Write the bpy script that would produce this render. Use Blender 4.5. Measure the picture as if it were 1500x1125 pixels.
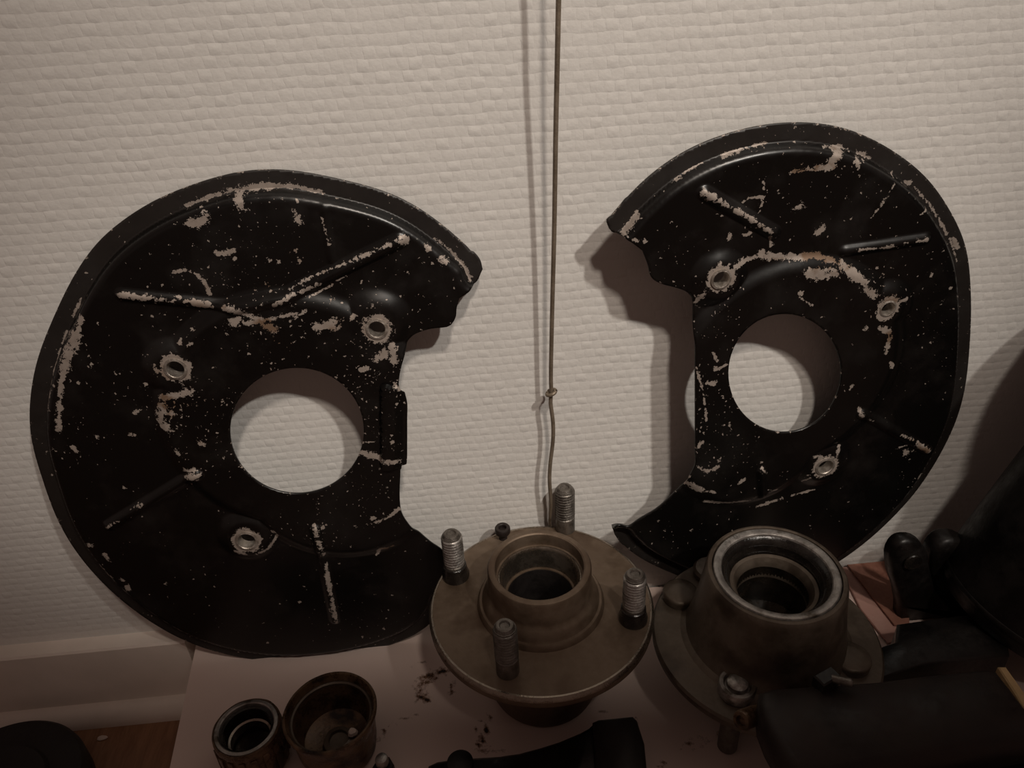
import bpy, bmesh, math, random
import numpy as np
from mathutils import Vector, Matrix
from mathutils.geometry import delaunay_2d_cdt

for o in list(bpy.data.objects):
    bpy.data.objects.remove(o)
random.seed(4)
SC = bpy.context.scene
COL = SC.collection
R = math.radians

# ------------------------------------------------------------------ camera
# world: wall face is y = 0, the room is y < 0, the white sheet on the board is z = 0
F, CX, CY = 1127.0, 750.0, 562.5
PITCH, YAW, ROLL = R(32), R(3.1), R(3.16)
CAM = Vector((0, -.3955, .4335))
fw = Vector((math.sin(YAW)*math.cos(PITCH), math.cos(YAW)*math.cos(PITCH), -math.sin(PITCH)))
r0 = Vector((math.cos(YAW), -math.sin(YAW), 0)); u0 = r0.cross(fw)
rt = r0*math.cos(ROLL) - u0*math.sin(ROLL); up = rt.cross(fw)
cd = bpy.data.cameras.new('camera'); cam = bpy.data.objects.new('camera', cd); COL.objects.link(cam)
cam.matrix_world = Matrix(((rt.x, up.x, -fw.x, CAM.x), (rt.y, up.y, -fw.y, CAM.y), (rt.z, up.z, -fw.z, CAM.z), (0, 0, 0, 1)))
cd.sensor_fit = 'HORIZONTAL'; cd.sensor_width = 36; cd.lens = 36*F/1500; cd.clip_start = .01
SC.camera = cam

def at(x, y, n=(0, 0, 1), o=(0, 0, 0)):
    """point of the plane (normal n, through o) seen at photo pixel x, y"""
    d = fw + rt*((x-CX)/F) - up*((y-CY)/F)
    n = Vector(n); o = Vector(o)
    return CAM + d*((o-CAM).dot(n)/d.dot(n))

# ------------------------------------------------------------------ world, lamps, exposure
w = bpy.data.worlds.new('room'); SC.world = w; w.use_nodes = True
w.node_tree.nodes['Background'].inputs[0].default_value = (1.0, .68, .57, 1)
w.node_tree.nodes['Background'].inputs[1].default_value = .125
SC.view_settings.view_transform = 'Standard'; SC.view_settings.look = 'None'
SC.view_settings.exposure = 0; SC.view_settings.gamma = 1; SC.view_settings.use_curve_mapping = False

def spot(name, loc, target, energy, color, size, angle, blend):
    l = bpy.data.lights.new(name, 'SPOT'); l.energy = energy; l.color = color
    l.shadow_soft_size = size; l.spot_size = R(angle); l.spot_blend = blend
    o = bpy.data.objects.new(name, l); COL.objects.link(o); o.location = loc
    o.rotation_euler = (Vector(target)-Vector(loc)).to_track_quat('-Z', 'Y').to_euler()
    return o
spot('main_lamp', (.78, -1.15, 1.68), (.05, 0, .22), 70, (1.0, .93, .84), .035, 24, 1.0)
spot('second_lamp', (.36, -1.30, 2.10), (.03, 0, .22), 84, (1.0, .87, .75), .075, 23, 1.0)

# ------------------------------------------------------------------ node helpers
class NT:
    def __init__(s, name):
        s.m = bpy.data.materials.new(name); s.m.use_nodes = True
        s.t = s.m.node_tree; s.b = s.t.nodes['Principled BSDF']
    def n(s, kind, **kw):
        n = s.t.nodes.new('ShaderNode'+kind)
        for k, v in kw.items(): setattr(n, k, v)
        return n
    def put(s, sock, v):
        if isinstance(v, (int, float, tuple)):
            if isinstance(v, tuple) and len(v) == 3 and sock.type == 'RGBA': v = v+(1,)
            sock.default_value = v
        else: s.t.links.new(v, sock)
    def math(s, op, a, b=None, c=None):
        n = s.n('Math', operation=op); s.put(n.inputs[0], a)
        if b is not None: s.put(n.inputs[1], b)
        if c is not None: s.put(n.inputs[2], c)
        return n.outputs[0]
    def co(s): return s.n('TexCoord').outputs['Object']
    def noise(s, scale, detail=3, rough=.55, vec=None, col=False):
        n = s.n('TexNoise'); s.put(n.inputs['Vector'], vec if vec is not None else s.co())
        n.inputs['Scale'].default_value = scale; n.inputs['Detail'].default_value = detail; n.inputs['Roughness'].default_value = rough
        return n.outputs['Color' if col else 'Fac']
    def step(s, v, lo, hi):
        n = s.n('MapRange', clamp=True); s.put(n.inputs[0], v); s.put(n.inputs[1], lo); s.put(n.inputs[2], hi)
        return n.outputs[0]
    def mix(s, f, a, b):
        n = s.n('Mix', data_type='RGBA'); s.put(n.inputs[0], f); s.put(n.inputs[6], a); s.put(n.inputs[7], b)
        return n.outputs[2]
    def attr(s, name): return s.n('Attribute', attribute_name=name).outputs['Fac']
    def bump(s, h, strength, dist):
        n = s.n('Bump'); n.inputs['Strength'].default_value = strength; n.inputs['Distance'].default_value = dist
        s.put(n.inputs['Height'], h); s.t.links.new(n.outputs[0], s.b.inputs['Normal'])
    def set(s, **kw):
        nm = {'color': 'Base Color', 'rough': 'Roughness', 'metal': 'Metallic', 'spec': 'Specular IOR Level'}
        for k, v in kw.items(): s.put(s.b.inputs[nm[k]], v)
        return s.m

def m_worn(name, a, b, scale=60, rough=(.4, .65), metal=.5, grime=None, bumpd=.0004):
    t = NT(name); n1 = t.noise(scale, 5); n2 = t.noise(scale*6, 3)
    f = t.step(t.math('ADD', n1, t.math('MULTIPLY', t.math('SUBTRACT', n2, .5), .4)), .38, .64)
    c = t.mix(f, a, b)
    if grime:
        c = t.mix(t.step(t.noise(scale*.6, 4), .52, .66), c, grime)
    t.set(color=c, rough=t.math('MULTIPLY_ADD', f, rough[1]-rough[0], rough[0]), metal=metal)
    t.bump(n2, .5, bumpd)
    return t.m

def m_wallpaper():
    t = NT('woven_wallpaper')
    co = t.co()
    jit = t.n('VectorMath', operation='MULTIPLY_ADD')
    t.put(jit.inputs[0], t.noise(70, 3, vec=co, col=True)); jit.inputs[1].default_value = (.0042, 0, .0030)
    t.put(jit.inputs[2], co)
    sx = t.n('SeparateXYZ'); t.put(sx.inputs[0], jit.outputs[0])
    v = t.math('DIVIDE', sx.outputs[2], .0056)
    row = t.math('FLOOR', v); u = t.math('ADD', t.math('DIVIDE', sx.outputs[0], .0062), t.math('MULTIPLY', row, .36)); col = t.math('FLOOR', u)
    par = t.math('PINGPONG', t.math('ADD', row, col), 1)          # checker 0 / 1
    fu = t.math('FRACT', u); fv = t.math('FRACT', v)
    hu = t.math('SINE', t.math('MULTIPLY', fu, math.pi)); hv = t.math('SINE', t.math('MULTIPLY', fv, math.pi))
    # weft floats bulge across v, warp floats across u
    wef = t.math('MULTIPLY', t.math('POWER', hv, .9), t.math('POWER', hu, .22))
    war = t.math('MULTIPLY', t.math('MULTIPLY', t.math('POWER', hu, .5), t.math('POWER', hv, .7)), .66)
    h = t.math('ADD', t.math('MULTIPLY', wef, par), t.math('MULTIPLY', war, t.math('SUBTRACT', 1, par)))
    idv = t.n('CombineXYZ'); t.put(idv.inputs[0], col); t.put(idv.inputs[1], row)
    wn = t.n('TexWhiteNoise', noise_dimensions='2D'); t.put(wn.inputs['Vector'], idv.outputs[0])
    h = t.math('MULTIPLY', h, t.math('MULTIPLY_ADD', wn.outputs['Value'], .6, .45))
    h = t.math('ADD', h, t.math('MULTIPLY', t.noise(600, 3, vec=co), .45))
    h = t.math('ADD', h, t.math('MULTIPLY', t.noise(110, 2, vec=co), 1.1))
    t.set(color=t.mix(t.noise(30, 3), (.68, .66, .63), (.74, .72, .69)), rough=.62, spec=.3)
    t.bump(h, .5, .00055)
    return t.m

def m_shield(name):
    t = NT(name); co = t.co()
    chip, speck, dusty, plate = t.attr('chip'), t.attr('speck'), t.attr('dusty'), t.attr('plate')
    n1 = t.noise(420, 4, .65, co); n2 = t.noise(1500, 2, .5, co)
    n0 = t.noise(150, 3, .6, co)
    e = t.math('ADD', chip, t.math('ADD', t.math('MULTIPLY', t.math('SUBTRACT', n1, .5), 1.8), t.math('MULTIPLY', t.math('SUBTRACT', n2, .5), .8)))
    e = t.math('ADD', e, t.math('MULTIPLY', t.math('SUBTRACT', n0, .5), 1.5))
    m1 = t.math('MULTIPLY', t.step(e, .54, .58), t.math('GREATER_THAN', chip, .03))
    # scattered specks: random cells, each a small ragged island
    dv = t.n('VectorMath', operation='MULTIPLY_ADD'); t.put(dv.inputs[0], t.noise(700, 2, vec=co, col=True)); dv.inputs[1].default_value = (.0030,)*3
    t.put(dv.inputs[2], co)
    masks = m1
    for sc_, dens, rad in ((200, .50, .42), (420, .62, .40), (760, .50, .42)):
        vo = t.n('TexVoronoi'); t.put(vo.inputs['Vector'], dv.outputs[0]); vo.inputs['Scale'].default_value = sc_
        sp = t.n('SeparateColor'); t.put(sp.inputs[0], vo.outputs['Color'])
        on = t.math('LESS_THAN', sp.outputs[0], t.math('MULTIPLY', speck, dens))
        rr = t.math('MULTIPLY', t.math('MULTIPLY', sp.outputs[1], sp.outputs[2]), rad)
        sm = t.math('MULTIPLY', on, t.math('LESS_THAN', vo.outputs['Distance'], rr))
        masks = t.math('MAXIMUM', masks, sm)
    smudge = t.step(t.noise(28, 5, .6, co), .5, .75)
    paint = t.mix(smudge, (.0030, .0025, .0022), (.0085, .0070, .0062))
    paint = t.mix(dusty, paint, t.mix(t.noise(70, 5, .7, co), (.007, .0055, .005), (.026, .021, .018)))
    bare = t.mix(t.noise(160, 4, .7, co), (.235, .19, .16), (.50, .435, .385))
    bare = t.mix(t.math('MULTIPLY', t.step(t.noise(60, 4, .6, co), .52, .62), t.attr('rusty')), bare, (.20, .13, .085))
    t.set(color=t.mix(masks, paint, bare),
          rough=t.math('MAXIMUM', t.math('MULTIPLY', masks, .55), t.math('ADD', t.math('MULTIPLY_ADD', smudge, .20, .30), t.math('MULTIPLY', dusty, .22))),
          metal=t.math('MULTIPLY', masks, .35))
    t.bump(t.math('ADD', t.math('MULTIPLY', masks, -1), t.math('MULTIPLY', t.noise(50, 3, vec=co), 1.2)), .35, .0005)
    return t.m

M = {}
M['wall'] = m_wallpaper()
M['white_paint'] = m_worn('white_gloss_paint', (.76, .68, .61), (.82, .73, .66), 12, (.3, .42), 0, bumpd=.0001)
M['shield'] = m_shield('chipped_black_paint')
M['bare'] = m_worn('bare_steel', (.32, .28, .24), (.52, .47, .42), 300, (.3, .5), .7)
M['hub'] = m_worn('brown_tinged_steel', (.125, .086, .057), (.190, .140, .100), 35, (.42, .6), .5, (.085, .052, .032))
M['hub_dark'] = m_worn('oiled_cast_steel', (.090, .068, .050), (.145, .115, .088), 45, (.4, .6), .45, (.05, .036, .026))
M['race'] = m_worn('ground_bearing_steel', (.24, .20, .16), (.34, .29, .24), 80, (.22, .4), .9)
M['silver'] = m_worn('dull_silver_ring', (.30, .28, .26), (.46, .43, .40), 160, (.3, .5), .75, (.12, .10, .08))
M['stud'] = m_worn('grey_stud_steel', (.12, .105, .09), (.20, .18, .16), 200, (.35, .5), .7)
M['rubber'] = m_worn('black_seal_rubber', (.010, .008, .007), (.020, .016, .013), 120, (.18, .34), 0)
M['grease'] = m_worn('glossy_near_black', (.010, .008, .006), (.022, .016, .011), 120, (.12, .3), .2)  # near-black glossy tone for a bore and a bushing sleeve
M['black_steel'] = m_worn('black_painted_steel', (.005, .004, .0036), (.011, .0085, .0075), 50, (.35, .6), .1)
M['dark_iron'] = m_worn('dark_brown_iron', (.016, .0105, .0090), (.028, .019, .016), 40, (.5, .7), .2, (.012, .008, .007))
M['rust_oil'] = m_worn('oily_rusty_steel', (.075, .042, .022), (.17, .105, .06), 90, (.22, .5), .4, (.020, .012, .008))
M['wire'] = m_worn('grey_brown_wire', (.16, .125, .09), (.22, .175, .13), 90, (.4, .6), .3)
M['red_card'] = m_worn('red_brown_card', (.30, .135, .095), (.36, .17, .12), 90, (.8, .9), 0, (.22, .09, .06))
M['pink_card'] = m_worn('pink_brown_card', (.52, .30, .25), (.56, .34, .29), 60, (.8, .9), 0)
M['pale_wood'] = m_worn('pale_bare_wood', (.50, .34, .16), (.60, .42, .22), 60, (.6, .8), 0)
M['matte_black'] = m_worn('matte_black_iron', (.004, .0022, .0018), (.008, .0048, .004), 60, (.6, .75), 0)  # near-black matte tone for the drum and a bore
M['table'] = m_worn('shade_table_wood', (.14, .08, .045), (.20, .12, .07), 30, (.5, .6), 0)
M['chip'] = m_worn('pale_flake', (.62, .52, .46), (.70, .60, .52), 200, (.6, .8), 0)

def m_floor():
    t = NT('brown_wood_floor'); co = t.co()
    mp = t.n('Mapping'); t.put(mp.inputs[0], co); mp.inputs['Scale'].default_value = (9, 1.2, 9)
    g = t.noise(14, 6, .65, mp.outputs[0]); g2 = t.noise(90, 3, .6, mp.outputs[0])
    f = t.step(t.math('ADD', g, t.math('MULTIPLY', t.math('SUBTRACT', g2, .5), .35)), .35, .7)
    t.set(color=t.mix(f, (.20, .095, .045), (.34, .18, .095)), rough=.42); t.bump(g2, .3, .0003)
    return t.m
M['floor'] = m_floor()

def m_sheet(stains):
    t = NT('oil_stained_white_card'); co = t.co()
    base = t.mix(t.noise(9, 4, .6, co), (.76, .60, .54), (.84, .69, .62))
    st = t.attr('stain')
    e = t.math('ADD', st, t.math('MULTIPLY', t.math('SUBTRACT', t.noise(260, 4, .7, co), .5), 1.5))
    c = t.mix(t.step(e, .30, .62), base, (.20, .10, .055))
    c = t.mix(t.step(e, .60, .78), c, (.018, .012, .010))
    t.set(color=c, rough=.55, spec=.3); t.bump(t.noise(40, 3, vec=co), .2, .0008)
    return t.m
M['sheet'] = m_sheet(None)

# ------------------------------------------------------------------ mesh helpers
def add_mesh(name, V, Fc, mat, parent=None, smooth=True, sharp=35):
    me = bpy.data.meshes.new(name); me.from_pydata([tuple(v) for v in V], [], [tuple(f) for f in Fc])
    bm = bmesh.new(); bm.from_mesh(me); bmesh.ops.recalc_face_normals(bm, faces=bm.faces)
    if smooth:
        for f in bm.faces: f.smooth = True
        for e in bm.edges:
            if len(e.link_faces) == 2 and e.calc_face_angle(0) > R(sharp): e.smooth = False
    bm.to_mesh(me); bm.free()
    me.materials.append(M[mat] if isinstance(mat, str) else mat)
    o = bpy.data.objects.new(name, me); COL.objects.link(o)
    if parent: o.parent = parent
    return o

def tag(o, label=None, cat=None, group=None, kind=None):
    for k, v in (('label', label), ('category', cat), ('group', group), ('kind', kind)):
        if v: o[k] = v
    return o

def empty(name, loc, label, cat, rot=None, group=None):
    o = bpy.data.objects.new(name, None); COL.objects.link(o); o.location = loc; o.empty_display_size = .02
    if rot is not None: o.rotation_euler = rot
    return tag(o, label, cat, group)

def copy_tree(o, parent=None):
    c = o.copy(); COL.objects.link(c)
    if parent: c.parent = parent
    for ch in [k for k in bpy.data.objects if k.parent == o]: copy_tree(ch, c)
    return c

def lathe(prof, n=64, off=(0, 0, 0), wob=0, seed=0):
    """surface of revolution about z; prof = [(r, z), ...], r = 0 closes it"""
    V, Fc, rings = [], [], []
    rnd = random.Random(seed); ph = [rnd.uniform(0, 6.28) for _ in range(6)]
    for r, z in prof:
        if r <= 1e-7:
            rings.append([len(V)]); V.append((off[0], off[1], off[2]+z)); continue
        ring = []
        for k in range(n):
            a = 2*math.pi*k/n
            q = r*(1+wob*(math.sin(3*a+ph[0])+.6*math.sin(7*a+ph[1])+.5*math.sin(13*a+ph[2])))
            ring.append(len(V)); V.append((off[0]+q*math.cos(a), off[1]+q*math.sin(a), off[2]+z))
        rings.append(ring)
    for A, B in zip(rings, rings[1:]):
        for k in range(n):
            if len(A) == 1 and len(B) == 1: break
            if len(A) == 1: Fc.append((A[0], B[k], B[(k+1) % n]))
            elif len(B) == 1: Fc.append((A[k], A[(k+1) % n], B[0]))
            else: Fc.append((A[k], A[(k+1) % n], B[(k+1) % n], B[k]))
    return V, Fc

def extrude(poly, z0, z1, bevel=0):
    """closed polygon (x, y) to a solid between z0 and z1, with a bevelled upper and lower rim"""
    P = np.array(poly, float); n = len(P)
    area = .5*np.sum(P[:, 0]*np.roll(P[:, 1], -1)-np.roll(P[:, 0], -1)*P[:, 1])
    if area < 0: P = P[::-1]
    d = np.roll(P, -1, 0)-P; d /= np.linalg.norm(d, axis=1)[:, None]
    nr = np.c_[d[:, 1], -d[:, 0]]; vn = nr+np.roll(nr, 1, 0); vn /= np.maximum(np.linalg.norm(vn, axis=1), .3)[:, None]
    I = P-vn*bevel
    L = [(I, z0), (P, z0+bevel), (P, z1-bevel), (I, z1)] if bevel else [(P, z0), (P, z1)]
    V = [(x, y, z) for Q, z in L for x, y in Q]; Fc = []
    for l in range(len(L)-1):
        for k in range(n): Fc.append((l*n+k, l*n+(k+1) % n, (l+1)*n+(k+1) % n, (l+1)*n+k))
    Fc.append(tuple(range(n))[::-1]); Fc.append(tuple((len(L)-1)*n+k for k in range(n)))
    return V, Fc

def box(x0, x1, y0, y1, z0, z1, bevel=0):
    return extrude([(x0, y0), (x1, y0), (x1, y1), (x0, y1)], z0, z1, bevel)

def frame(ax, loc):
    """matrix with local z along ax"""
    q = Vector(ax).normalized().to_track_quat('Z', 'Y')
    return Matrix.Translation(Vector(loc)) @ q.to_matrix().to_4x4()

def xf(vf, mat): return [tuple(mat @ Vector(v)) for v in vf[0]], vf[1]
def join(*vfs):
    V, Fc = [], []
    for v, f in vfs:
        b = len(V); V += list(v); Fc += [tuple(i+b for i in q) for q in f]
    return V, Fc

def catmull(P, step, closed=False):
    P = [np.array(p, float) for p in P]; n = len(P); out = []
    for i in range(n if closed else n-1):
        p0 = P[i-1] if (closed or i > 0) else 2*P[0]-P[1]
        p1 = P[i]; p2 = P[(i+1) % n]
        p3 = P[(i+2) % n] if (closed or i+2 < n) else 2*P[-1]-P[-2]
        m = max(1, int(np.linalg.norm(p2-p1)/step))
        for k in range(m):
            s = k/m
            out.append(.5*(2*p1+(p2-p0)*s+(2*p0-5*p1+4*p2-p3)*s*s+(3*p1-p0-3*p2+p3)*s**3))
    if not closed: out.append(P[-1])
    return np.array(out)

def tube(path, r, n=10):
    V, Fc = [], []; path = [Vector(p) for p in path]
    for i, p in enumerate(path):
        d = (path[min(i+1, len(path)-1)]-path[max(i-1, 0)]).normalized()
        a = d.cross(Vector((0, 1, 0)) if abs(d.y) < .9 else Vector((1, 0, 0))).normalized(); b = d.cross(a)
        for k in range(n):
            t = 2*math.pi*k/n; V.append(tuple(p+(a*math.cos(t)+b*math.sin(t))*r))
    for i in range(len(path)-1):
        for k in range(n): Fc.append((i*n+k, i*n+(k+1) % n, (i+1)*n+(k+1) % n, (i+1)*n+k))
    Fc.append(tuple(range(n))[::-1]); Fc.append(tuple((len(path)-1)*n+k for k in range(n)))
    return V, Fc

# ------------------------------------------------------------------ the setting
FZ = -.0662                                     # floor level below the board top
def structure(o): return tag(o, kind='structure')
structure(add_mesh('wall_back', *box(-1.6, 1.6, 0, .1, FZ-.05, 2.3), 'wall', smooth=False))
structure(add_mesh('floor', *box(-1.6, 1.6, -2.4, 0, FZ-.05, FZ), 'floor', smooth=False))
# skirting board with an eased top edge, and a small quarter round at its foot
prof = [(0, FZ), (-.012, FZ), (-.012, .001), (-.0108, .0026), (0, .0032)]
def run(prof, x0, x1):
    n = len(prof); V = [(x0, y, z) for y, z in prof]+[(x1, y, z) for y, z in prof]
    return V, [(k, (k+1) % n, n+(k+1) % n, n+k) for k in range(n)]+[tuple(range(n))[::-1], tuple(range(n, 2*n))]
structure(add_mesh('baseboard_back', *run(prof, -1.6, -.2205), 'white_paint', smooth=False))
prof = [(-.0115, FZ+.0005)]+[(-.0115-.013*math.cos(a), FZ+.013*math.sin(a)) for a in [R(90)*k/8 for k in range(9)]]
structure(add_mesh('trim_1', *run(prof, -1.6, -.2205), 'white_paint'))

# white card-topped board the parts stand on: its left edge, seen in the photo, runs toward the viewer
bl = at(290, 922); bf = at(246, 1125)
dirn = (bf-bl); e0 = bl-dirn*((bl.y+.0005)/dirn.y); e1 = bl+dirn*((-.62-bl.y)/dirn.y)
board = empty('board', (0, -.3, FZ), 'white oil-stained board standing against the wall under all the car parts', 'board')
bp = [(e0.x, -.0005), (e1.x, -.62), (.75, -.62), (.75, -.0005)]
loc = lambda V: [(x, y+.3, z-FZ) for x, y, z in V]
v, f = extrude(bp, FZ+.0005, -.0016, .001); add_mesh('panel', loc(v), f, 'white_paint', board, smooth=False)
# sheet on top, a fine grid so that the oil marks can sit on it
def seg_d(P, pts):
    pts = np.array(pts, float)
    if len(pts) == 1: return np.linalg.norm(P-pts[0], axis=1)
    best = np.full(len(P), 1e9)
    for a, b in zip(pts, pts[1:]):
        ab = b-a; t = np.clip(((P-a)@ab)/max(ab@ab, 1e-12), 0, 1)
        best = np.minimum(best, np.linalg.norm(P-a-t[:, None]*ab, axis=1))
    return best
NXg, NYg = 300, 260
gx, gy = np.meshgrid(np.linspace(0, 1, NXg), np.linspace(0, 1, NYg))
yy = -.0012-gy**1.0*.60; xl = e0.x+.001+(e1.x-e0.x)*(-yy/.62); xx = xl+(.74-xl)*gx
G = np.c_[xx.ravel(), yy.ravel()]
zz = -.0003+.00025*np.sin(G[:, 0]*31)*np.sin(G[:, 1]*23)
v = [(x, y, z) for (x, y), z in zip(G, zz)]
f = [(j*NXg+i, j*NXg+i+1, (j+1)*NXg+i+1, (j+1)*NXg+i) for j in range(NYg-1) for i in range(NXg-1)]
sheet = add_mesh('card_sheet', loc(v), f, 'sheet', board)
stain = np.zeros(len(G))
ST = [([(618, 1022), (613, 1008), (620, 995), (634, 988), (650, 983)], 9, .62), ([(622, 1000), (640, 990)], 6, .75), ([(648, 984)], 6, 1), ([(618, 1020), (630, 1028)], 3, .9),
      ([(664, 1000), (660, 1014)], 6, .66), ([(703, 1056), (696, 1070)], 3, .6), ([(716, 1048), (712, 1072), (704, 1086), (697, 1098)], 3, .95), ([(706, 1084)], 5, 1),
      ([(560, 1072), (575, 1058), (600, 1050), (612, 1047)], 2, .7), ([(571, 1062)], 2, 1), ([(588, 1064)], 2, 1), ([(604, 975), (624, 968)], 2, .6),
      ([(552, 1085), (560, 1075)], 4, .6), ([(700, 1100), (740, 1098)], 4, .5), ([(876, 1047), (886, 1040)], 2, .8), ([(880, 1034)], 2, .9),
      ([(962, 1122), (975, 1117)], 3, .7), ([(600, 1049)], 2, .7), ([(1000, 1090), (1060, 1080)], 10, .35), ([(860, 1075), (940, 1050)], 6, .3)]
for pts, rad, amp in ST:
    q = [tuple(at(*p)[:2]) for p in pts]
    stain = np.maximum(stain, amp*np.clip(1-.5*seg_d(G, q)/(rad*.00042), 0, 1))
a = sheet.data.attributes.new('stain', 'FLOAT', 'POINT'); a.data.foreach_set('value', stain.astype(np.float32))

# ------------------------------------------------------------------ splash shields
def smooth01(x): x = np.clip(x, 0, 1); return x*x*(3-2*x)
def inside(P, poly):
    x, y = P[:, 0], P[:, 1]; c = np.zeros(len(P), bool)
    x0, y0 = poly[:, 0], poly[:, 1]; x1, y1 = np.roll(x0, -1), np.roll(y0, -1)
    for a0, b0, a1, b1 in zip(x0, y0, x1, y1):
        if b0 == b1: continue
        m = (b0 > y) != (b1 > y)
        c ^= m & (x < (a1-a0)*(y-b0)/(b1-b0)+a0)
    return c

def shield(name, label, foot, wallpt, yaw, outer, inner, hole, bolts, ribs, chips, specks, lobes, tab, rusty, arc0):
    Fp = at(*foot); Wp = at(*wallpt, n=(0, 1, 0), o=(0, -.0094, 0)); d = Wp-Fp; a = R(yaw)
    b = math.atan(-(math.sin(a)*d.x-math.cos(a)*d.y)/d.z)
    n = Vector((math.sin(a)*math.cos(b), -math.cos(a)*math.cos(b), math.sin(b)))
    s = Vector((math.cos(a), math.sin(a), 0)); t = n.cross(s)
    def L(p):
        q = at(p[0], p[1], n, Fp)-Fp; return (q.dot(s), q.dot(t))
    LL = lambda pts: [L(p) for p in pts]
    K = .000415
    SP = .0013
    def LO(p):                                  # points of the set-back lip
        o = Fp-n*.0058; q = at(p[0], p[1], n, o)-o; return (q.dot(s), q.dot(t))
    k0 = arc0
    lip = catmull([LO(p) for p in outer[k0:]], SP)
    for _ in range(2):                          # fair the traced rim
        w_ = 9; sm = lip.copy()
        for i in range(w_, len(lip)-w_): sm[i] = lip[i-w_:i+w_+1].mean(0)
        lip = sm
    oc = np.vstack([catmull(LL(outer[:k0])+[tuple(lip[0])], SP)[:-1], lip]) if k0 else lip
    ic = catmull([tuple(lip[-1])]+LL(inner[1:]), SP)
    outline = np.vstack([oc[:-1], ic[:-1]])
    loops = [outline]
    hc = [(hole[0]+hole[2]*math.cos(k), hole[1]+hole[3]*math.sin(k)) for k in np.linspace(0, 2*math.pi, 180)[:-1]]
    loops.append(np.array(LL(hc)))
    for bx, by, br in bolts:
        c = np.array(L((bx, by))); loops.append(np.array([c+br*K*np.array([math.cos(k), math.sin(k)]) for k in np.linspace(0, 2*math.pi, 25)[:-1]]))
    lo, hi = outline.min(0), outline.max(0)
    g = [(x+(SP/2 if j % 2 else 0), y) for j, y in enumerate(np.arange(lo[1], hi[1], SP*.866)) for x in np.arange(lo[0], hi[0], SP)]
    g = np.array(g); ok = inside(g, outline)
    for h in loops[1:]: ok &= ~inside(g, h)
    g = g[ok]
    for lp in loops:
        for k in range(0, len(lp), 64):
            ch = lp[k:k+64]; c0 = ch.min(0)-.001; c1 = ch.max(0)+.001
            near = np.all((g > c0) & (g < c1), axis=1); idx = np.where(near)[0]
            if len(idx) == 0: continue
            dd = np.min(np.linalg.norm(g[idx][:, None]-ch[None], axis=2), axis=1)
            keep = np.ones(len(g), bool); keep[idx[dd < SP*.55]] = False; g = g[keep]
    P = np.vstack(loops+[g]); edges = []; base = 0
    for lp in loops:
        m = len(lp); edges += [(base+k, base+(k+1) % m) for k in range(m)]; base += m
    rv, re, rf, *_ = delaunay_2d_cdt([Vector(p) for p in P], edges, [], 0, 1e-7)
    P = np.array([tuple(v) for v in rv]); T = np.array([tuple(q) for q in rf])
    C = P[T].mean(1); ok = inside(C, outline)
    for h in loops[1:]: ok &= ~inside(C, h)
    T = T[ok]
    # pressed relief: lip round the rim, raised centre, ribs
    dl = seg_d(P, lip[::4])
    wz = -.0065*smooth01((.0132-dl)/.0036)
    hcx = np.array(L((hole[0], hole[1])))
    rc = np.full(len(P), 1e9)
    for (lx, ly, lr) in lobes:
        rc = np.minimum(rc, np.linalg.norm(P-np.array(L((lx, ly))), axis=1)-lr*K)
    wz += .0036*smooth01(-rc/.0095+.35)
    for r_ in ribs:
        dr = seg_d(P, LL(r_[0])); wz += r_[2]*smooth01(1-dr/(r_[1]*K))
    if tab:
        t0 = np.array(L(tab[0])); t1 = np.array(L(tab[1])); td = t1-t0; ln = np.linalg.norm(td); td /= ln
        al = (P-t0)@td; ac = (P-t0)@np.array([-td[1], td[0]])*tab[2]
        wz += np.where((al > -.002) & (al < ln+.002) & (ac > 0) & (ac < .012), np.minimum(ac, .006)*.55, 0)
    wz += .0005*np.sin(P[:, 0]*38)*np.sin(P[:, 1]*31)
    root = empty(name, Fp, label, 'shield')
    root.rotation_euler = Matrix(((s.x, t.x, n.x), (s.y, t.y, n.y), (s.z, t.z, n.z))).to_euler()
    V = np.c_[P, wz]
    o = add_mesh('plate', V.tolist(), T.tolist(), 'shield', root, sharp=60)
    so = o.modifiers.new('sheet_thickness', 'SOLIDIFY'); so.thickness = .0013; so.offset = -1
    # wear fields
    chip = np.zeros(len(P))
    for pts, rad in chips:
        chip = np.maximum(chip, np.clip(1-.5*seg_d(P, LL(pts))/(rad*.86*K), 0, 1))
    for bx, by, br in bolts:
        q = np.abs(np.linalg.norm(P-np.array(L((bx, by))), axis=1)-(br+4)*K)
        chip = np.maximum(chip, np.clip(1-.5*q/(5.0*K), 0, 1))
    he = np.min(np.abs(np.linalg.norm(P[:, None]-loops[1][None, ::6], axis=2)), axis=1)
    chip = np.maximum(chip, .58*np.clip(1-he/(5*K), 0, 1))
    chip = np.maximum(chip, .36*np.clip(1-dl/(3*K), 0, 1))
    speck = np.full(len(P), .07)
    for (x, y, rad, am) in specks:
        q = np.linalg.norm(P-np.array(L((x, y))), axis=1)/(rad*K); speck = np.maximum(speck, am*np.clip(1.4-q, 0, 1))
    dusty = smooth01((.0112-dl)/.002)*.8
    rust = np.zeros(len(P))
    for (x, y, rad) in rusty:
        rust = np.maximum(rust, np.clip(1.5-np.linalg.norm(P-np.array(L((x, y))), axis=1)/(rad*K), 0, 1))
    for nm, arr in (('chip', chip), ('speck', speck), ('dusty', dusty), ('rusty', rust)):
        at_ = o.data.attributes.new(nm, 'FLOAT', 'POINT'); at_.data.foreach_set('value', arr.astype(np.float32))
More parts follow.
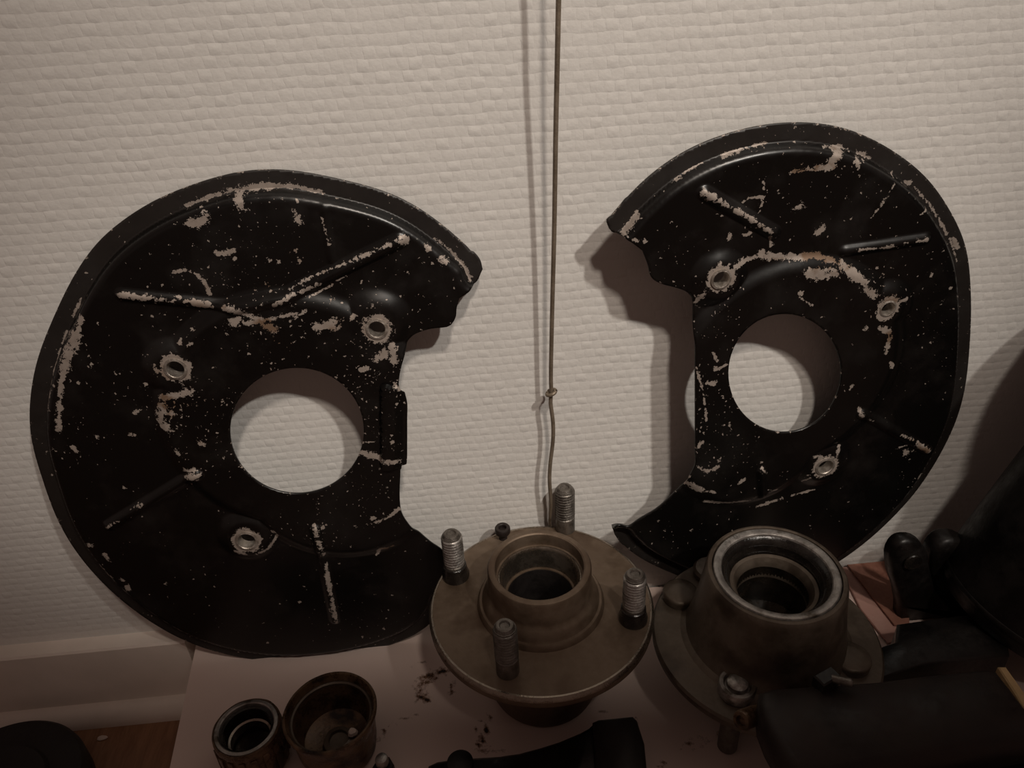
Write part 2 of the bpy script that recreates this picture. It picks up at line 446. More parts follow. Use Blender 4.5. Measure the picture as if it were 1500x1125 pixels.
    for bx, by, br in bolts:                    # bare steel collar pressed in each mounting hole
        c = L((bx, by)); r_ = br*K
        rg = lathe([(r_*.98, -.006), (r_*.98, .0008), (r_*1.06, .0013), (r_*1.32, .0010), (r_*1.36, 0), (r_*1.36, -.006), (r_*.98, -.006)], 28, (c[0], c[1], .0043))
        add_mesh('mounting_collar', *rg, 'bare', root)['label'] = 'bare steel collar of a mounting hole'
    return root, n

OUT_L = [(673, 436), (690, 425), (700, 416), (705, 405), (707, 394), (703, 380), (691, 366), (666, 344), (641, 323), (602, 296), (552, 275), (499, 263), (452, 252), (411, 247), (365, 248), (333, 254), (297, 265), (262, 277), (226, 292), (187, 317), (150, 345), (129, 371), (111, 398), (93, 432), (77, 469), (62, 504), (51, 540), (45, 580), (43, 620), (49, 660), (62, 700), (70, 726), (80, 753), (92, 777), (107, 801), (126, 826), (148, 850), (180, 880), (216, 907), (246, 926), (276, 941), (305, 951), (333, 959), (375, 966), (411, 969), (438, 969), (470, 967), (501, 963), (544, 953), (587, 939), (612, 927), (632, 914), (648, 895), (655, 870)]
IN_L = [(655, 870), (660, 840), (656, 820), (648, 805), (630, 792), (610, 774), (598, 760), (590, 747), (587, 735), (586, 716), (587, 690), (588, 674), (596, 673), (597, 640), (597, 610), (597, 585), (592, 569), (585, 563), (586, 544), (591, 522), (594, 508), (597, 498), (609, 488), (630, 481), (655, 478), (663, 472), (668, 462), (669, 450), (673, 436)]
CH_L = [([(268, 306), (300, 293), (330, 286)], 3), ([(332, 284), (360, 280), (392, 277)], 6), ([(350, 288), (353, 299)], 8), ([(392, 276), (430, 276), (468, 286)], 4), ([(280, 326), (292, 323), (304, 317)], 6), ([(289, 328)], 5),
        ([(435, 312), (437, 324)], 6), ([(122, 463), (115, 488)], 3), ([(112, 490), (104, 512), (97, 534)], 7), ([(97, 534), (91, 560), (89, 595), (87, 628)], 4), ([(113, 440), (100, 470)], 2), ([(92, 490), (84, 515), (76, 555), (69, 612)], 2.3), ([(72, 655), (79, 690)], 2),
        ([(254, 397), (275, 395), (294, 402)], 1.6), ([(292, 403), (301, 413), (309, 428)], 3.2), ([(322, 371), (341, 366)], 4), ([(345, 376)], 3),
        ([(175, 430), (185, 430), (214, 434)], 3), ([(214, 434), (280, 440)], 1.2), ([(284, 441), (315, 444)], 3.6), ([(332, 446), (362, 452)], 3.6), ([(373, 459), (382, 462)], 6), ([(345, 465), (352, 462)], 6), ([(398, 474), (405, 476)], 6), ([(362, 468), (400, 462), (440, 452)], 3),
        ([(430, 421), (460, 404), (510, 384), (574, 355)], 1.5), ([(404, 440), (440, 424), (470, 411)], 2.2), ([(586, 352), (594, 349)], 5), ([(456, 433), (486, 416)], 2.2), ([(492, 408), (508, 401)], 1.5), ([(466, 473), (490, 470)], 8),
        ([(555, 520), (570, 512)], 7), ([(575, 505), (577, 525)], 6), ([(532, 536), (540, 533)], 4), ([(578, 556), (584, 562)], 4), ([(515, 464), (522, 458)], 3),
        ([(243, 577), (285, 568)], 6), ([(243, 590), (238, 612), (250, 624)], 7), ([(256, 600)], 6), ([(232, 531), (234, 540)], 4), ([(198, 603), (205, 600)], 4), ([(285, 497), (275, 505)], 2.5), ([(287, 480)], 4),
        ([(378, 805), (394, 797), (408, 778)], 3.2), ([(348, 800), (362, 805)], 4), ([(527, 656), (545, 661), (570, 666), (584, 667)], 5), ([(533, 641), (550, 641)], 1.4),
        ([(552, 758), (568, 752), (586, 737)], 2.6), ([(547, 752)], 4), ([(552, 810), (556, 799), (574, 796)], 3.2), ([(160, 768), (178, 757)], 1.6), ([(200, 740), (215, 733)], 1.6), ([(278, 692), (298, 685)], 3), ([(283, 704)], 3), ([(275, 682), (288, 682)], 4),
        ([(462, 762), (466, 775)], 3), ([(467, 780), (475, 805)], 1.6), ([(476, 820), (486, 870), (493, 908)], 2.2), ([(637, 354), (660, 371), (690, 410)], 2.8), ([(644, 378), (652, 385)], 4), ([(680, 398), (688, 416)], 3), ([(622, 359), (628, 366)], 2),
        ([(473, 317), (483, 356)], 1.2), ([(133, 797)], 5), ([(155, 810), (161, 820)], 3.5), ([(149, 827), (165, 844)], 1.2), ([(177, 847), (183, 849)], 3), ([(186, 856), (190, 861)], 4.5), ([(262, 652), (266, 660)], 3), ([(192, 634), (198, 635)], 3), ([(297, 642), (302, 646)], 4), ([(155, 640)], 2), ([(108, 653), (113, 660)], 3), ([(92, 668)], 3), ([(435, 460), (450, 450)], 3)]
SP_L = [(360, 380, 100, .55), (270, 420, 60, .5), (150, 560, 70, .45), (100, 640, 60, .5), (550, 560, 60, .85), (470, 745, 70, .4), (530, 720, 60, .55), (260, 590, 50, .8), (520, 460, 60, .6), (600, 420, 60, .35), (410, 460, 70, .8), (330, 590, 40, .6), (560, 640, 50, .6), (540, 925, 60, .45), (300, 650, 50, .5), (490, 890, 30, .6)]
LOB_L = [(437, 612, 186), (553, 470, 40), (261, 540, 40), (364, 782, 40), (500, 690, 150)]
RIB_L = [([(180, 431), (335, 446)], 9, .0022), ([(345, 446), (420, 432), (586, 352)], 11, .003), ([(162, 767), (292, 688)], 10, .0028), ([(464, 768), (491, 905)], 9, .0026), ([(475, 305), (487, 380)], 6, .0008)]
shield('splash_shield', 'larger chipped black brake splash shield leaning on the wall left of the hanging wire', (420, 969), (430, 248), 0, OUT_L, IN_L, (437, 625, 97, 92),
       [(261, 535, 11.5), (553, 477, 11), (364, 785, 13)], RIB_L, CH_L, SP_L, LOB_L, ((591, 674), (592, 566), 1), [(400, 460, 90), (250, 600, 60), (560, 800, 30)], 4)

OUT_R = [(940, 366), (924, 354), (912, 348), (900, 344), (895, 336), (893, 327), (895, 316), (906, 303), (931, 274), (960, 249), (995, 224), (1038, 204), (1073, 192), (1109, 183), (1140, 179), (1173, 178), (1220, 182), (1259, 194), (1291, 210), (1319, 228), (1348, 250), (1369, 274), (1390, 306), (1404, 333), (1413, 352), (1418, 375), (1421, 409), (1422, 440), (1422, 466), (1419, 508), (1414, 558), (1405, 599), (1392, 634), (1376, 666), (1357, 698), (1338, 725), (1312, 753), (1286, 778), (1258, 801), (1225, 824), (1190, 845), (1150, 862), (1120, 868), (1080, 868), (1030, 856), (1000, 846), (972, 834), (950, 824), (934, 815), (918, 803), (907, 792), (900, 782)]
IN_R = [(900, 782), (899, 775), (902, 769), (908, 767), (920, 769), (937, 758), (962, 743), (985, 722), (1001, 705), (1007, 689), (1014, 673), (1014, 654), (1014, 560), (1014, 480), (1014, 441), (1009, 429), (992, 421), (967, 414), (953, 405), (948, 387), (940, 366)]
CH_R = [([(917, 346), (928, 332), (939, 316)], 3.4), ([(990, 273), (1012, 256), (1034, 244)], 1.5), ([(1034, 245)], 2.5), ([(1063, 233), (1082, 226), (1100, 221)], 3.4), ([(1110, 219), (1130, 213)], 3), ([(902, 313), (905, 309)], 4), ([(926, 350), (932, 351)], 2.5),
        ([(1160, 251), (1190, 246), (1220, 243)], 3.5), ([(1212, 238), (1230, 224), (1236, 220)], 6), ([(1264, 228), (1284, 236)], 3.5), ([(1254, 238), (1255, 246)], 3), ([(1208, 220), (1250, 222)], 1.8), ([(1316, 252), (1300, 283), (1288, 300), (1274, 319)], 1.3), ([(1335, 270), (1340, 273)], 3),
        ([(1347, 277), (1370, 303), (1388, 333), (1405, 366), (1411, 388)], 1.6), ([(1405, 352), (1413, 368)], 3), ([(1404, 432), (1407, 468)], 3.2), ([(1410, 480), (1408, 510), (1403, 540)], 1.8), ([(1345, 313), (1356, 308)], 1.6),
        ([(1028, 280), (1042, 288)], 4), ([(1046, 290), (1075, 306), (1100, 321), (1126, 337)], 2.2), ([(1117, 264), (1117, 276)], 1.8), ([(1086, 296), (1096, 288), (1118, 287), (1110, 312)], 1.8), ([(1068, 344)], 4), ([(1090, 344), (1097, 341)], 3), ([(1046, 311), (1058, 316)], 1.2), ([(1126, 344), (1128, 360)], 2),
        ([(1035, 398), (1050, 384)], 5), ([(1028, 424), (1022, 434), (1018, 440)], 4), ([(1070, 388), (1100, 378), (1118, 366)], 3), ([(1112, 372), (1150, 376), (1190, 374), (1215, 380)], 6), ([(1180, 396), (1200, 400), (1216, 396)], 8), ([(1225, 384), (1242, 398), (1262, 414), (1272, 428)], 6), ([(1195, 340), (1205, 333)], 4),
        ([(1313, 436), (1321, 434)], 2.5), ([(1282, 474), (1294, 480)], 5), ([(1295, 492), (1291, 512)], 4), ([(1298, 525), (1300, 532)], 3), ([(1262, 476)], 4), ([(1166, 430), (1184, 442)], 2.2), ([(1165, 303), (1171, 302)], 4.5), ([(1165, 312)], 2), ([(1153, 285)], 2),
        ([(1031, 555), (1040, 556)], 4), ([(1015, 530), (1026, 570), (1030, 610)], 1.7), ([(1040, 510), (1046, 525)], 2), ([(1043, 532)], 3), ([(1018, 648), (1022, 640)], 4.5), ([(1016, 655)], 3), ([(1018, 678), (1034, 683), (1046, 676)], 4), ([(1046, 668), (1051, 663)], 2), ([(1003, 702), (1016, 707), (1026, 711)], 5.5), ([(1026, 712), (1044, 714)], 2), ([(1006, 692)], 3),
        ([(1032, 731), (1060, 731), (1096, 728)], 3.4), ([(1108, 740), (1130, 733), (1144, 728)], 3), ([(1158, 724), (1192, 715)], 2.2), ([(1112, 711), (1138, 711)], 1), ([(1220, 662), (1224, 650)], 3.4), ([(1172, 702), (1182, 694)], 2.6), ([(1187, 664), (1196, 662)], 3),
        ([(1252, 592), (1256, 602)], 3), ([(1262, 606), (1276, 613)], 1.2), ([(1315, 633), (1334, 642)], 1.5), ([(1338, 645), (1356, 657)], 3), ([(1325, 662), (1330, 660)], 6.5), ([(1310, 656), (1328, 650)], 1.5), ([(1345, 699), (1349, 692)], 3), ([(1308, 747), (1325, 733)], 1.2), ([(1296, 762)], 3), ([(1239, 565), (1243, 558)], 2), ([(1110, 678), (1112, 684)], 2), ([(1078, 701), (1085, 695)], 3.5), ([(1254, 363), (1290, 359), (1324, 353)], 1.2), ([(1336, 350), (1354, 348)], 2), ([(1063, 612), (1066, 622)], 2), ([(1042, 536), (1060, 528)], 2)]
SP_R = [(1130, 330, 60, .4), (1030, 460, 60, .75), (1030, 580, 60, .8), (1300, 400, 60, .35), (1180, 230, 80, .4), (1390, 470, 60, .45), (1400, 560, 60, .4), (1060, 650, 50, .6), (970, 370, 60, .3), (960, 780, 50, .4), (1250, 250, 60, .5), (1390, 370, 60, .4), (1340, 700, 40, .5)]
LOB_R = [(1150, 545, 172), (1051, 408, 36), (1290, 450, 38), (1203, 675, 40), (1100, 640, 120)]
RIB_R = [([(1030, 281), (1132, 340)], 10, .003), ([(1235, 366), (1352, 348)], 9, .0022), ([(1256, 600), (1356, 657)], 9, .0024), ([(1110, 682), (1113, 720)], 8, .002)]
shield('splash_shield.001', 'narrower chipped black brake splash shield leaning on the wall right of the hanging wire', (1120, 877), (1415, 370), 5, OUT_R, IN_R, (1144, 541, 82, 86),
       [(1051, 404, 10.5), (1293, 447, 9.5), (1203, 677, 12)], RIB_R, CH_R, SP_R, LOB_R, None, [(1190, 390, 90), (1200, 240, 60), (1290, 470, 50), (1345, 650, 40)], 6)

# ------------------------------------------------------------------ hanging wire
wp = [(822, -420, .0245), (819, -60, .0215), (817, 60, .0205), (814, 200, .0175), (812, 330, .015), (809, 450, .0127), (807, 545, .0112), (807.5, 574, .0108), (806.5, 590, .0108), (810, 618, .0110), (810, 645, .0112), (806, 680, .0114), (805, 705, .0114), (807, 735, .0108), (806, 757, .0085), (806, 775, .005)]
pts = [at(x, y, (0, 1, 0), (0, -g, 0)) for x, y, g in wp]
pts.append(Vector((pts[-1].x+.001, -.0040, .0012)))
pth = catmull([tuple(p) for p in pts], .003)
wire = empty('hanging_wire', pth[-1], 'thin grey brown knotted wire hanging down the wall between the two shields', 'wire')
rel = lambda P: [tuple(Vector(p)-Vector(pth[-1])) for p in P]
add_mesh('strand', *tube(rel(pth), .00125, 10), 'wire', wire)
kc = at(807.5, 576, (0, 1, 0), (0, -.0109, 0))
kp = []
for k in range(30):
    a = 2*math.pi*k/29*1.35
    kp.append(kc+Vector((.0026*math.cos(a), .0024*math.sin(a), .0010*math.cos(a)+.0008*k/29)))
add_mesh('knot', *tube(rel(kp), .00115, 10), 'wire', wire)

# ------------------------------------------------------------------ wheel hub, studs upward
hub = empty('wheel_hub', (.0275, -.0727, 0), 'brown steel wheel hub with four upright studs in front of the wire', 'hub')
add_mesh('hub_body', *lathe([(0, .0002), (.030, .0002), (.0335, .0012), (.0345, .004), (.0345, .050), (.0385, .058), (.047, .0635), (.0655, .0668), (.0675, .0686), (.0675, .0728), (.0672, .0736), (.0660, .0750),
    (.0640, .0752), (.0400, .0758), (.0382, .0764), (.0374, .0790), (.0366, .0800), (.0352, .0802), (.0346, .0812), (.0340, .0840), (.0322, .0865), (.0310, .0882), (.0306, .0900), (.0304, .1045), (.0298, .1056), (.0290, .1060),
    (.0268, .1060), (.0260, .1054), (.0257, .1040), (.0257, .0975), (.0246, .0973), (.0245, .0830), (.0200, .0826), (.0196, .0818), (.0196, .0420), (0, .0420)], 128), 'hub', hub, sharp=28)
add_mesh('bearing_race', *lathe([(.0244, .0832), (.0212, .0832), (.0216, .0850), (.0228, .0950), (.0232, .0964), (.0238, .0972), (.0244, .0972), (.0244, .0832)], 96), 'race', hub)['label'] = 'brighter ground bearing race inside the bore'
add_mesh('edge_highlight', *lathe([(.0675, .0722), (.06775, .0727), (.06745, .0737), (.0662, .07525), (.0652, .07530), (.0650, .0750), (.0668, .0730), (.0675, .0722)], 128), 'race', hub)['label'] = 'flange edge ring with the bevel highlight in its lighter tone'  # bevel highlight put in as a ring of lighter steel
add_mesh('bore', *lathe([(.0196, .0822), (.0193, .0815), (.0190, .0440), (.0120, .0432), (0, .0430)], 48), 'matte_black', hub)['label'] = 'black bore'  # near-black liner inside the hub

def stud_prof(h, r=.0058, thread=(.35, .92)):
    p = [(0, 0), (r*1.02, 0)]; z0, z1 = h*thread[0], h*thread[1]
    p += [(r*1.02, z0*.9), (r*.9, z0)]
    return p, z0, z1
def make_stud(loc, h, collar, shiny, r=.0058):
    s = bpy.data.objects.new('wheel_stud', None); COL.objects.link(s); s.parent = hub; s.location = loc; s.empty_display_size = .01
    z0, z1 = h*.34, h*.93
    add_mesh('shank', *lathe([(r*.96, -.004), (r*.98, 0), (r*.98, z0*.92), (r*.84, z0), (r*.84, z1), (r*.90, z1+.0003), (r*.86, h-.0022), (r*.70, h-.0003), (r*.60, h), (r*.45, h-.0001), (r*.36, h-.0011), (0, h-.0013)], 32), 'stud', s)
    pr = []; z = z0
    while z < z1-.001:
        pr += [(r*.80, z), (r*1.0, z+.0008), (r*1.0, z+.0011), (r*.80, z+.0019)]; z += .0021
    add_mesh('thread', *lathe(pr, 32), 'silver' if shiny else 'stud', s, sharp=80)
    if collar:
        add_mesh('collar', *lathe([(r*1.0, -.001), (r*1.28, -.0005), (r*1.3, .002), (r*1.16, .0055), (r*1.1, .0095), (r*1.0, .0100)], 32), 'rubber', s)['label'] = 'wet black collar round the stud foot'
hz = .0755
def on_flange(x, y, z=hz):
    p = at(x, y, o=(0, 0, z)); return (p.x-.0275, p.y+.0727, z)
for x, y, h, c, sh in ((668, 847, .036, True, True), (828, 778, .036, False, False), (927, 910, .037, True, True), (744, 986, .037, False, False)):
    make_stud(on_flange(x, y-4), h, c, sh, .0066)
sc = bpy.data.objects.new('retaining_screw', None); COL.objects.link(sc); sc.parent = hub; sc.location = on_flange(737, 788); sc.empty_display_size = .01
add_mesh('screw_shank', *lathe([(.0028, -.003), (.0028, .0052)], 20), 'dark_iron', sc)
add_mesh('screw_head', *lathe([(0, .005), (.0048, .005), (.0051, .0056), (.0051, .0088), (.0046, .0096), (.0030, .0096), (.0026, .0092), (.0024, .0070), (0, .0070)], 24), 'dark_iron', sc)

# ------------------------------------------------------------------ second hub, upside down on its studs
HX, HY, HT = .1605, -.0940, .055
hub2 = empty('wheel_hub.001', (HX, HY, 0), 'upturned grey brown wheel hub with silver seal ring in front of right shield', 'hub')
add_mesh('hub_body', *lathe([(0, .030), (.028, .030), (.030, .032), (.032, .0420), (.063, .0440), (.0662, .0458), (.0668, .0476), (.0668, .0505), (.0655, .0520), (.0560, .0524), (.0500, .0532), (.0468, .0556), (.0452, .0600),
    (.0438, .0680), (.0418, .0800), (.0400, .0930), (.0393, .1000), (.0388, .1030), (.0378, .1048), (.0365, .1052), (.0356, .1050), (.0354, .1030), (.0352, .0900), (.0212, .0890), (.0205, .0500), (0, .0500)], 128), 'hub_dark', hub2, sharp=28)
add_mesh('silver_ring', *lathe([(.0352, .1000), (.0350, .1044), (.0344, .1053), (.0338, .1055), (.0312, .1050), (.0305, .1046), (.0300, .1034), (.0288, .0980), (.0352, .0980)], 96), 'silver', hub2)['label'] = 'dull silver ring round the seal'
add_mesh('seal', *lathe([(.0302, .1036), (.0292, .1030), (.0280, .1012), (.0272, .0990), (.0266, .0992), (.0264, .0970), (.0258, .0950), (.0252, .0952), (.0250, .0920), (.0288, .0920)], 96), 'rubber', hub2)['label'] = 'black rubber seal lip'
add_mesh('bearing_race', *lathe([(.0252, .0900), (.0252, .0934), (.0244, .0944), (.0224, .0938), (.0212, .0915), (.0200, .0890), (.0198, .0800)], 96), 'hub_dark', hub2)['label'] = 'bearing race below the seal'
add_mesh('bore', *lathe([(.0199, .0885), (.0197, .0600), (0, .0590)], 64), 'grease', hub2)['label'] = 'black bore'  # near-black liner below the race
for x, y, ring in ((986, 862, False), (1247, 962, False), (1080, 1004, True)):
    p = at(x, y, o=(0, 0, HT+.003)); q = Vector((p.x-HX, p.y-HY, 0)); q *= min(1, .0545/q.length)
    st = bpy.data.objects.new('wheel_stud', None); COL.objects.link(st); st.parent = hub2; st.location = (q.x, q.y, 0); st.empty_display_size = .01
    z = HT
    add_mesh('shank', *lathe([(0, .0005), (.0045, .0005), (.0058, .002), (.0058, z-.003)], 24), 'stud', st)
    if ring:
        add_mesh('stud_head', *lathe([(.0102, z-.002), (.0104, z+.004), (.0098, z+.0050), (.0078, z+.0050), (.0072, z+.0042), (.0068, z+.0030), (.0062, z+.0030), (.0058, z+.0060), (.0040, z+.0074), (0, z+.0078)], 32), 'silver', st)['label'] = 'stud head with a bright worn ring'
    else:
        add_mesh('stud_head', *lathe([(.0108, z-.002), (.0112, z+.0022), (.0108, z+.0032), (.0096, z+.0040), (.005, z+.0046), (0, z+.0047)], 36), 'hub_dark', st)
q = Vector((-.018, .051, 0)); st = bpy.data.objects.new('wheel_stud', None); COL.objects.link(st); st.parent = hub2; st.location = q
add_mesh('shank', *lathe([(0, .0005), (.0045, .0005), (.0058, .002), (.0058, HT-.003)], 24), 'stud', st)
add_mesh('stud_head', *lathe([(.0108, HT-.002), (.0112, HT+.0022), (.0096, HT+.0040), (0, HT+.0047)], 36), 'hub_dark', st)

# ------------------------------------------------------------------ two cups front left
p = at(361, 1066, o=(0, 0, .031))
cup = empty('bushing', (p.x, p.y, 0), 'smaller dark bushing with a bright rim standing on the board front left', 'bushing')
prof = [(0, .0002), (.0150, .0002), (.0172, .0012), (.0176, .004), (.0176, .0240), (.0182, .0280), (.0180, .0300), (.0172, .0308)]
add_mesh('shell', *lathe(prof+[(.0166, .0300), (.0164, .006), (0, .006)], 72, wob=.006, seed=2), 'rust_oil', cup)
add_mesh('bright_rim', *lathe([(.0165, .0270), (.0171, .0296), (.0166, .0308), (.0150, .0310), (.0144, .0304), (.0142, .0270)], 72), 'silver', cup)['label'] = 'bright worn steel rim'
add_mesh('inner_sleeve', *lathe([(.0142, .0285), (.0126, .0282), (.0122, .0262), (.0120, .0150), (.0100, .0120), (0, .0120)], 64), 'grease', cup)
add_mesh('inner_ring', *lathe([(.0121, .0200), (.0116, .0206), (.0105, .0200), (.0105, .0140)], 48), 'race', cup)
cup.scale = (1.09, 1.09, 1.04)
for k in range(18):                               # notches round the foot of the rim
    a = 2*math.pi*k/18
    v, f = box(-.0016, .0016, .0168, .0186, .004, .025, .0005)
    add_mesh('rim_lug', *xf((v, f), Matrix.Rotation(a, 4, 'Z')), 'rust_oil', cup)
p = at(483, 1041, o=(0, 0, .036))
cup2 = empty('bearing_cup', (p.x, p.y, 0), 'larger open rusty oily steel cup beside the small bushing', 'cup')
add_mesh('shell', *lathe([(0, .0002), (.0200, .0002), (.0225, .0015), (.0236, .008), (.0246, .024), (.0262, .0300), (.0274, .0335), (.0276, .0352), (.0270, .0362), (.0258, .0362), (.0252, .0350), (.0248, .0310), (.0236, .0290), (.0230, .0285), (.0222, .0180), (.0190, .0110), (.012, .0080), (0, .0075)], 96, wob=.002, seed=5), 'rust_oil', cup2, sharp=30)
add_mesh('retaining_ring', *lathe([(.0246, .0290), (.0246, .0306), (.0236, .0312), (.0226, .0306), (.0226, .0290)], 80), 'hub_dark', cup2)
v, f = lathe([(0, .0075), (.0095, .0075), (.0102, .010), (.0090, .0135), (.0060, .0145), (.0055, .0125), (0, .0120)], 40, (.002, -.004, 0), wob=.02, seed=3)
add_mesh('centre_boss', v, f, 'hub_dark', cup2)
v, f = lathe([(0, .002), (.0022, .0016), (.0030, 0), (.0022, -.0014), (0, -.0018)], 16, (.0105, -.0020, .0160), wob=.06, seed=8)
add_mesh('grease_dab', v, f, 'chip', cup2)['label'] = 'pale dab of grease'

# small bolt standing by the cup
p = at(559, 1112, o=(0, 0, .012))
bolt = empty('small_bolt', (p.x, p.y, 0), 'small pale topped bolt standing beside the rusty cup', 'bolt')
add_mesh('head', *lathe([(0, .0002), (.0060, .0002), (.0064, .0012), (.0064, .0048), (.0058, .0056), (.0040, .0056), (.0040, .0080)], 6), 'dark_iron', bolt, smooth=False)
add_mesh('shank', *lathe([(.0032, .0050), (.0034, .0080), (.0038, .0086), (.0038, .0120), (.0034, .0132), (.0020, .0138), (0, .0139)], 24), 'silver', bolt)

# ------------------------------------------------------------------ dark cast lever, front centre
lev_px = [(627, 1118), (640, 1112), (669, 1108), (733, 1104), (738, 1103), (760, 1100), (790, 1092), (819, 1083), (850, 1070), (866, 1061), (870, 1056), (880, 1170), (840, 1180), (760, 1200), (640, 1210), (622, 1150)]
z1 = .026
lp = [tuple(at(x, y, o=(0, 0, z1))[:2]) for x, y in lev_px]
cx_, cy_ = np.mean(lp, axis=0)
lev = empty('cast_lever', (cx_, cy_, 0), 'dark cast iron lever lying in front of the wheel hub with four studs', 'lever')
add_mesh('arm', *extrude([(x-cx_, y-cy_) for x, y in lp], .0003, z1, .003), 'black_steel', lev, sharp=50)
bp = [tuple(at(x, y, o=(0, 0, .030))[:2]) for x, y in [(868, 1056), (877, 1052), (927, 1047), (933, 1053), (944, 1087), (949, 1140), (948, 1175), (880, 1180), (872, 1120)]]
add_mesh('boss', *extrude([(x-cx_, y-cy_) for x, y in bp], .0003, .030, .002), 'dark_iron', lev, sharp=50)
hp = at(674, 1117, o=(0, 0, z1))
add_mesh('pin', *lathe([(.004, z1-.002), (.0072, z1-.0005), (.0074, z1+.0006), (.0066, z1+.0011), (0, z1+.0012)], 28, (hp.x-cx_, hp.y-cy_, 0)), 'black_steel', lev)

# ------------------------------------------------------------------ right: dark caliper arm, strut leg, knuckle
AZ = .088
arm_px = [(1113, 1010), (1135, 1003), (1200, 999), (1287, 993), (1357, 984), (1440, 976), (1462, 978), (1482, 1003), (1504, 1032), (1540, 1075), (1440, 1092), (1367, 1102), (1300, 1114), (1220, 1132), (1180, 1140), (1150, 1108), (1128, 1070), (1116, 1040)]
ap = [tuple(at(x, y, o=(0, 0, AZ))[:2]) for x, y in arm_px]
ac_ = np.mean(ap, axis=0)
arm = empty('suspension_arm', (ac_[0], ac_[1], 0), 'broad dark brown flat suspension arm across the bottom right corner', 'suspension arm')
add_mesh('arm_body', *extrude([(x-ac_[0], y-ac_[1]) for x, y in ap], .062, AZ, .004), 'dark_iron', arm, sharp=50)
lo_ = [tuple(at(x, y, o=(0, 0, .0615))[:2]) for x, y in [(1215, 1150), (1300, 1128), (1370, 1115), (1500, 1085), (1560, 1080), (1560, 1190), (1250, 1215)]]
add_mesh('lower_flange', *extrude([(x-ac_[0], y-ac_[1]) for x, y in lo_], .0004, .0615, .003), 'black_steel', arm, sharp=50)
p = at(1212, 990, o=(0, 0, AZ+.006))
cl = bpy.data.objects.new('clip_bolt', None); COL.objects.link(cl); cl.parent = arm; cl.location = (p.x-ac_[0], p.y-ac_[1], AZ); cl.empty_display_size = .01
add_mesh('clip', *xf(box(-.006, .006, -.0035, .0035, -.002, .0065, .001), Matrix.Rotation(.4, 4, 'Z')), 'black_steel', cl)
add_mesh('bolt_tip', *xf(lathe([(.0022, 0), (.0022, .009), (.0016, .0098), (0, .0098)], 16), frame((.8, -.5, .15), (.002, -.001, .005))), 'stud', cl)
nz = .072; p = at(1085, 1056, o=(0, 0, nz))
nip = bpy.data.objects.new('grease_nipple', None); COL.objects.link(nip); nip.parent = arm; nip.location = (p.x-ac_[0], p.y-ac_[1], nz); nip.empty_display_size = .01
add_mesh('nipple_body', *xf(lathe([(.0050, -.016), (.0052, -.004), (.0052, -.001), (.0046, 0), (.0028, .0002), (.0024, -.002), (0, -.002)], 24), frame((-.80, -.45, .42), (0, 0, 0))), 'rust_oil', nip)

KY = -.055                                       # knuckle with two clamp ears
def ear(px, yplane, th, parent, base):
    pl = [(q.x, max(q.z, .0006)) for q in (at(x, y, (0, 1, 0), (0, yplane, 0)) for x, y in px)]
    V, f = extrude(pl, 0, th, .0022)
    V = [(x-base[0], yplane+th-w_-base[1], z-base[2]) for x, z, w_ in V]
    add_mesh('clamp_ear', V, f, 'black_steel', parent, sharp=50)
kb = at(1360, 930); kb.z = 0
strut = empty('strut_leg', kb, 'thick black strut tube on a knuckle leaning out at the right edge', 'strut')
arc = lambda cx, cy, r, a0, a1: [(cx+r*math.cos(R(a)), cy-r*math.sin(R(a))) for a in np.linspace(a0, a1, 14)]
ear(arc(1333, 822, 29, -10, 190)+[(1306, 845), (1314, 868), (1318, 890), (1316, 915), (1312, 945), (1420, 950), (1400, 905), (1372, 868)], KY, .011, strut, kb)
pn = at(1336, 822, (0, 1, 0), (0, KY, 0))
add_mesh('ear_pin', *xf(lathe([(0, 0), (.0056, 0), (.0060, .0006), (.0060, .0014), (.0054, .002), (0, .0021)], 28), frame((0, -1, .05), (pn.x-kb.x, KY-kb.y, pn.z-kb.z))), 'rubber', strut)
ear(arc(1398, 826, 34, 0, 180)+[(1366, 850), (1374, 890), (1380, 945), (1450, 945), (1436, 860)], KY+.006, .014, strut, kb)
# tube: its upper left edge runs from (1345, 850) to (1500, 675) in the photo
TY = -.074
a0 = at(1502, 905, (0, 1, 0), (0, TY, 0)); a1 = at(1602, 792, (0, 1, 0), (0, TY, 0))
ax = (a1-a0).normalized(); tr = .058
st0 = a0-ax*.010
st0.z = max(st0.z, .0015+tr*math.sqrt(1-ax.z**2))
add_mesh('tube', *xf(lathe([(0, 0), (tr*.80, 0), (tr*.93, .003), (tr*.99, .009), (tr, .014), (tr, .186), (tr*1.35, .190), (tr*1.35, .200), (tr*1.1, .205), (tr*1.1, .34), (0, .34)], 72), frame(ax, st0-kb)), 'black_steel', strut, sharp=40)  # wide upper collar is unseen, added to extend the tube's wall shadow
add_mesh('tube_band', *xf(lathe([(tr*1.004, .0125), (tr*1.010, .0130), (tr*1.010, .0160), (tr*1.004, .0165)], 72), frame(ax, st0-kb)), 'black_steel', strut)
fp = [tuple(at(x, y, o=(0, 0, .036))[:2]) for x, y in [(1289, 946), (1312, 938), (1315, 912), (1400, 900), (1470, 892), (1480, 958), (1357, 972), (1290, 994)]]
add_mesh('foot_plate', *extrude([(x-kb.x, y-kb.y) for x, y in fp], .0004, .036, .002), 'black_steel', strut, sharp=50)

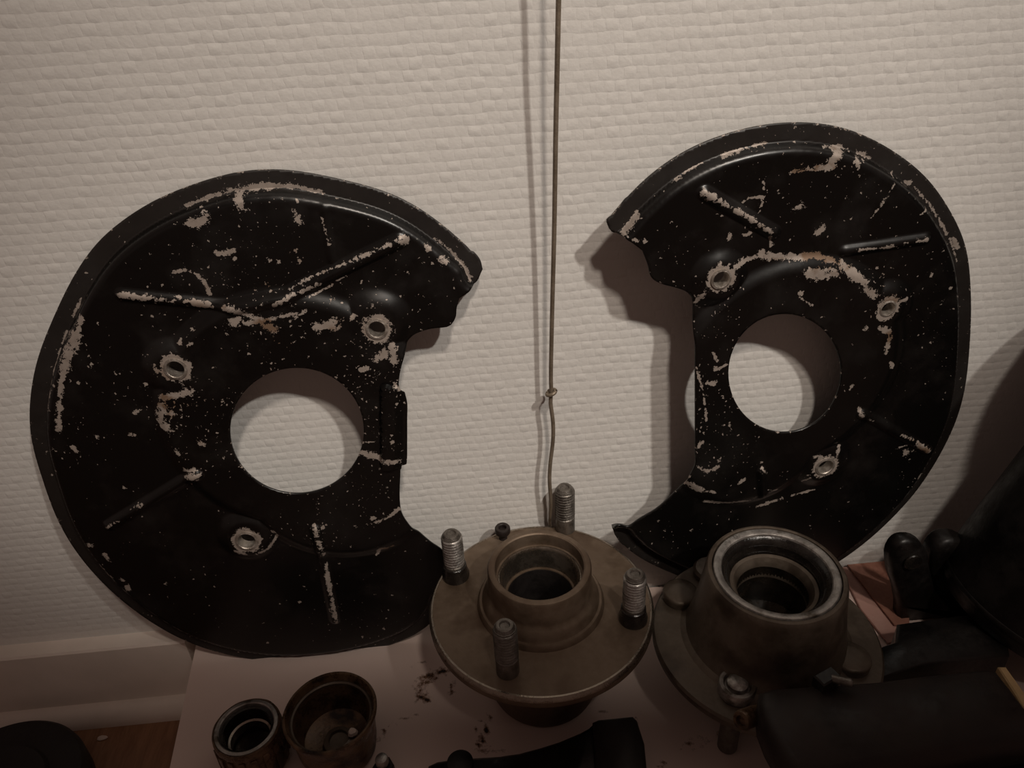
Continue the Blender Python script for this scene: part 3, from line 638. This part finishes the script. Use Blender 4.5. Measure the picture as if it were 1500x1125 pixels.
# red brown folded card behind the second hub
pa = [at(1238, 832), at(1300, 822), at(1325, 826), at(1335, 945), at(1316, 938)]
rc_ = sum(pa, Vector())/len(pa)
card = empty('folded_card', (rc_.x, rc_.y, 0), 'red brown creased card lying by the wall between hub and strut', 'card')
q = [at(1236, 828), at(1306, 819), at(1325, 822), at(1330, 922), at(1308, 922)]
add_mesh('red_leaf', *extrude([(v.x-rc_.x, min(v.y, -.002)-rc_.y) for v in q], .0032, .0048, .0003), 'red_card', card, smooth=False)
q = [at(1225, 826), at(1243, 833), at(1325, 925), at(1345, 945), at(1300, 945), at(1260, 895)]
add_mesh('pink_leaf', *extrude([(v.x-rc_.x, min(v.y, -.002)-rc_.y) for v in q], .0006, .0026, .0003), 'pink_card', card, smooth=False)

# pale wood sliver at the right edge
q = [at(x, y, o=(0, 0, .055)) for x, y in ((1462, 976), (1474, 976), (1500, 1012), (1515, 1030), (1505, 1046), (1488, 1016))]
wc = sum(q, Vector())/len(q)
V, f = extrude([(v.x-wc.x, v.y-wc.y) for v in q], 0, .0545, .0008)
tag(add_mesh('wood_offcut', V, f, 'pale_wood', smooth=False), 'pale yellow wood offcut peeping out at the right edge beside the broad dark arm', 'wood').location = (wc.x, wc.y, .0003)

# ------------------------------------------------------------------ on the floor at the left
p = at(-14, 1166, o=(0, 0, FZ+.030)); r_ = .056
drum = empty('brake_drum', (p.x, p.y, FZ), 'black round drum on the brown floor at the lower left corner', 'drum')
add_mesh('drum_body', *lathe([(0, .0003), (r_*.9, .0003), (r_*.97, .002), (r_, .008), (r_, .024), (r_*.985, .028), (r_*.95, .030), (r_*.90, .0305), (r_*.62, .0300), (r_*.58, .0330), (r_*.30, .0330), (r_*.28, .0300), (0, .0300)], 96), 'matte_black', drum)
p = at(150, 1082, o=(0, 0, FZ))
V, f = lathe([(0, .0002), (.0030, .0003), (.0034, .0009), (.0024, .0014), (0, .0015)], 14, wob=.08, seed=4)
V = [(x*1.1, y*.6, z) for x, y, z in V]
tag(add_mesh('paint_flake', V, f, 'chip'), 'tiny pale flake lying on the brown floor by the black drum', 'flake').location = (p.x, p.y, FZ)

# ------------------------------------------------------------------ unseen table added behind the viewpoint to shade the board
tb = empty('added_shade_table', (.05, -.8, FZ), 'unseen wooden table added behind the viewpoint to shade the lower scene', 'table')
tz = 1.04-FZ
v, f = extrude([(-.95, .24), (.20, .125), (.39, .075), (1.0, .035), (1.0, -1.0), (-.95, -1.0)], tz, tz+.026, .003)
add_mesh('shade_table_top', v, f, 'table', tb, smooth=False)
for x, y in ((-.88, .20), (.93, -.04), (-.88, -.93), (.93, -.93)):
    v, f = box(x-.03, x+.03, y-.03, y+.03, .0003, tz, .002)
    add_mesh('leg', v, f, 'table', tb, smooth=False)
